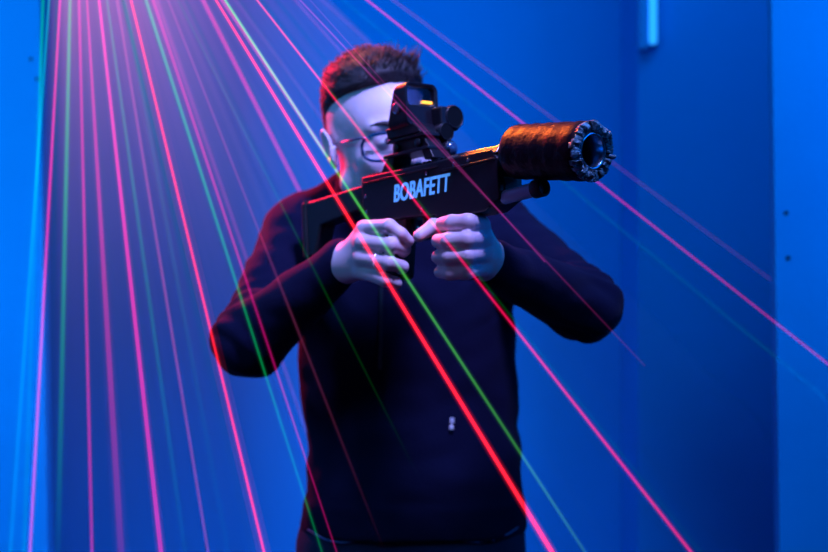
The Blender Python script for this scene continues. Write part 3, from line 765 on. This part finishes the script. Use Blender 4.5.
def beam(rec):
    a, b, Yb, col, e0, e1, w0, w1, halo, label = rec
    Y0 = 2.10 if Yb < 2.4 else 2.45
    # the apertures sit close together above the left wall, out of frame
    tt = -265.0
    sx_ = a[0]+(b[0]-a[0])*(tt-a[1])/(b[1]-a[1])
    S = P(sx_, tt, Y0); E = P(b[0], b[1], Yb)
    
    D = E-S; T = 1.0
    if b not in ((645, 366), (545, 262)) and 'ending' not in label:      # runs on until it meets the floor or a wall
        T = (S.z-.004)/(S.z-E.z)
        for k in range(1, 400):
            p = S+D*(k*.01)
            if k*.01 > T: break
            lim = 3.59 if p.x < xp else 3.31
            if p.x > xr and p.y > YR-.5: lim = YR-.003
            if p.x < xl-.01 and p.y > YL-.5: lim = YL-.003
            if p.y > lim and (k*.01 > .7): T = k*.01; break
    L = D.length; LT = L*T
    x, y, z = frame_of(E-S); w0 *= 1.3 if a[0] < 240 else 1.1; w1 *= 1.25 if a[0] < 215 else 1.05
    o_m = Matrix(((x.x, y.x, z.x, S.x), (x.y, y.y, z.y, S.y), (x.z, y.z, z.z, S.z), (0, 0, 0, 1)))
    bm = bmesh.new(); lathe(bm, (0, 0, 0), (0, 0, 1), [(0, w0*.4e-3), (.4, w0*.72e-3), (L, w1*.72e-3)]+([(LT, w1*.72e-3)] if LT > L*1.01 else []), 10)
    o = bobj('laser_beam', bm, beam_mat('beam', col, e0*.5, e1*.5, L), smooth=True); o.matrix_world = o_m; o['kind'] = 'thing'
    bm = None
    tag(o, label, 'laser beam', 'laser beams fanning down from the upper left')
    hs = [(1.7, .20), (2.8, .05)]
    if halo: hs += [(6.0, .03)]
    for f_, g_ in hs:
        bm = bmesh.new(); lathe(bm, (0, 0, 0), (0, 0, 1), [(0, w0*.4e-3*f_), (.4, w0*.72e-3*f_), (L, w1*.72e-3*f_)]+([(LT, w1*.72e-3*f_)] if LT > L*1.01 else []), 12)
        h = bobj('glow', bm, beam_mat('beam_glow', col, e0*.5*g_, e1*.5*g_, L), o, smooth=True)
for r in BE: beam(r)

# lit haze: a thin curtain of scanned light hanging behind the person
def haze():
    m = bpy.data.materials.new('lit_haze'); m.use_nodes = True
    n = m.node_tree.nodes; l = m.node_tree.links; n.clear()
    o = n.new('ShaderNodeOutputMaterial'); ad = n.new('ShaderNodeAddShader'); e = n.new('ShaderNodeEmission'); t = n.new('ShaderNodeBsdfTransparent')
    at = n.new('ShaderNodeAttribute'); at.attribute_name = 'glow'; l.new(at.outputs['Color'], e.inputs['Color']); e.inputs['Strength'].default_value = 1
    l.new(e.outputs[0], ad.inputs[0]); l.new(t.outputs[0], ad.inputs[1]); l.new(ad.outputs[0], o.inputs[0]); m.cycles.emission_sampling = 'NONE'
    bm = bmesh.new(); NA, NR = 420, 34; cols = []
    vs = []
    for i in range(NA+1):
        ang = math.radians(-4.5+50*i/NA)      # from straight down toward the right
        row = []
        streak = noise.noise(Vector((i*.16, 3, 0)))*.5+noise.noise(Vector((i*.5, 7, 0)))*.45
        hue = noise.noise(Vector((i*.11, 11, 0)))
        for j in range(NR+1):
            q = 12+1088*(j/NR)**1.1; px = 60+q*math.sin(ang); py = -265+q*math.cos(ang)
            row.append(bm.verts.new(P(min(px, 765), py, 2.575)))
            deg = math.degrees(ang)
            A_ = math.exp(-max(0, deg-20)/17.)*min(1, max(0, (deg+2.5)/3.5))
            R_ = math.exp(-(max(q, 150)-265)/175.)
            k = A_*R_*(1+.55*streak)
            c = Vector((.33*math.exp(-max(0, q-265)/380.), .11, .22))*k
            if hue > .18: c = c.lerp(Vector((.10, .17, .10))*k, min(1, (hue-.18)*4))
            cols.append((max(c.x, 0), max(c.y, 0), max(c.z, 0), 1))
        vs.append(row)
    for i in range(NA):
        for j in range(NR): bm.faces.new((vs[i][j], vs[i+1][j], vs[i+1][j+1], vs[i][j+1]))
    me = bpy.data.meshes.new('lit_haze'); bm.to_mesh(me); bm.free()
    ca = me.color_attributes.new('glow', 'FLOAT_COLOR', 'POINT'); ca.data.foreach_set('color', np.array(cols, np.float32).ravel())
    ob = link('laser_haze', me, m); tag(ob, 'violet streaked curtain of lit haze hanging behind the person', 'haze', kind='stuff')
haze()

# ------------------------------------------------------------------ LIGHTS
def area(name, loc, target, size, power, col, size_y=None, spread=None):
    d = bpy.data.lights.new(name, 'AREA'); d.energy = power; d.color = col; d.size = size
    if size_y: d.shape = 'RECTANGLE'; d.size_y = size_y
    if spread: d.spread = math.radians(spread)
    o = bpy.data.objects.new(name, d); C.objects.link(o); o.location = loc
    o.rotation_euler = (Vector(target)-Vector(loc)).to_track_quat('-Z', 'Y').to_euler(); return o
BL = (.0, .34, 1.)
area('blue_wash_back', (.22, 2.45, 2.92), (.10, 3.6, 1.75), 1.1, 11.5, (.0, .44, 1.))
area('blue_flood_left', (-1.6, 1.0, 2.3), (-1.2, 2.75, 1.5), .5, 12, (.0, .47, 1.), spread=90)
area('blue_flood_right', (1.5, .9, 2.5), (1.15, 2.62, 1.8), .5, 7.5, (.0, .40, 1.), spread=80)
area('blue_wash_pillar', (.80, 2.75, 2.85), (.82, 3.32, 1.5), .35, 2.2, (.0, .44, 1.), spread=110)
area('blue_wash_left', (-.75, 2.75, 2.9), (-.6, 3.6, 1.2), .5, 3.2, (.0, .44, 1.))
area('key_front', (.30, 1.25, 2.92), (-.03, 2.15, 1.55), .28, 5.6, (.34, .34, 1.), spread=44)
area('red_rim', (-.92, 3.35, 2.25), (-.15, 2.3, 1.5), .12, 10, (1., .01, .05), spread=60)
area('amber_spot', (-.39, 2.68, 2.39), (.12, 1.90, 1.54), .09, .65, (1., .18, .012), spread=20)
area('pink_fill_left', (-1.4, 1.5, 1.7), (-.2, 2.2, 1.4), .5, .8, (.35, .05, .9))
area('blue_side', (1.3, 1.6, 1.9), (.3, 2.0, 1.5), .4, 3.5, (.0, .2, 1.))
w = bpy.data.worlds.new('world'); SC.world = w; w.use_nodes = True
w.node_tree.nodes['Background'].inputs[0].default_value = (.0, .06, .28, 1); w.node_tree.nodes['Background'].inputs[1].default_value = .16

# ------------------------------------------------------------------ CAMERA
cd = bpy.data.cameras.new('camera'); cam = bpy.data.objects.new('camera', cd); C.objects.link(cam)
cam.location = (0, 0, CAMZ); cam.rotation_euler = (math.radians(90), 0, 0)
cd.sensor_width = 36; cd.lens = 36*F/828; cd.clip_start = .05
cd.dof.use_dof = True; cd.dof.focus_distance = 1.82; cd.dof.aperture_fstop = 2.8
SC.camera = cam
SC.view_settings.view_transform = 'Standard'; SC.view_settings.look = 'None'; SC.view_settings.exposure = 0
SC.cycles.transparent_max_bounces = 96; SC.cycles.max_bounces = 6
SC.cycles.use_denoising = True
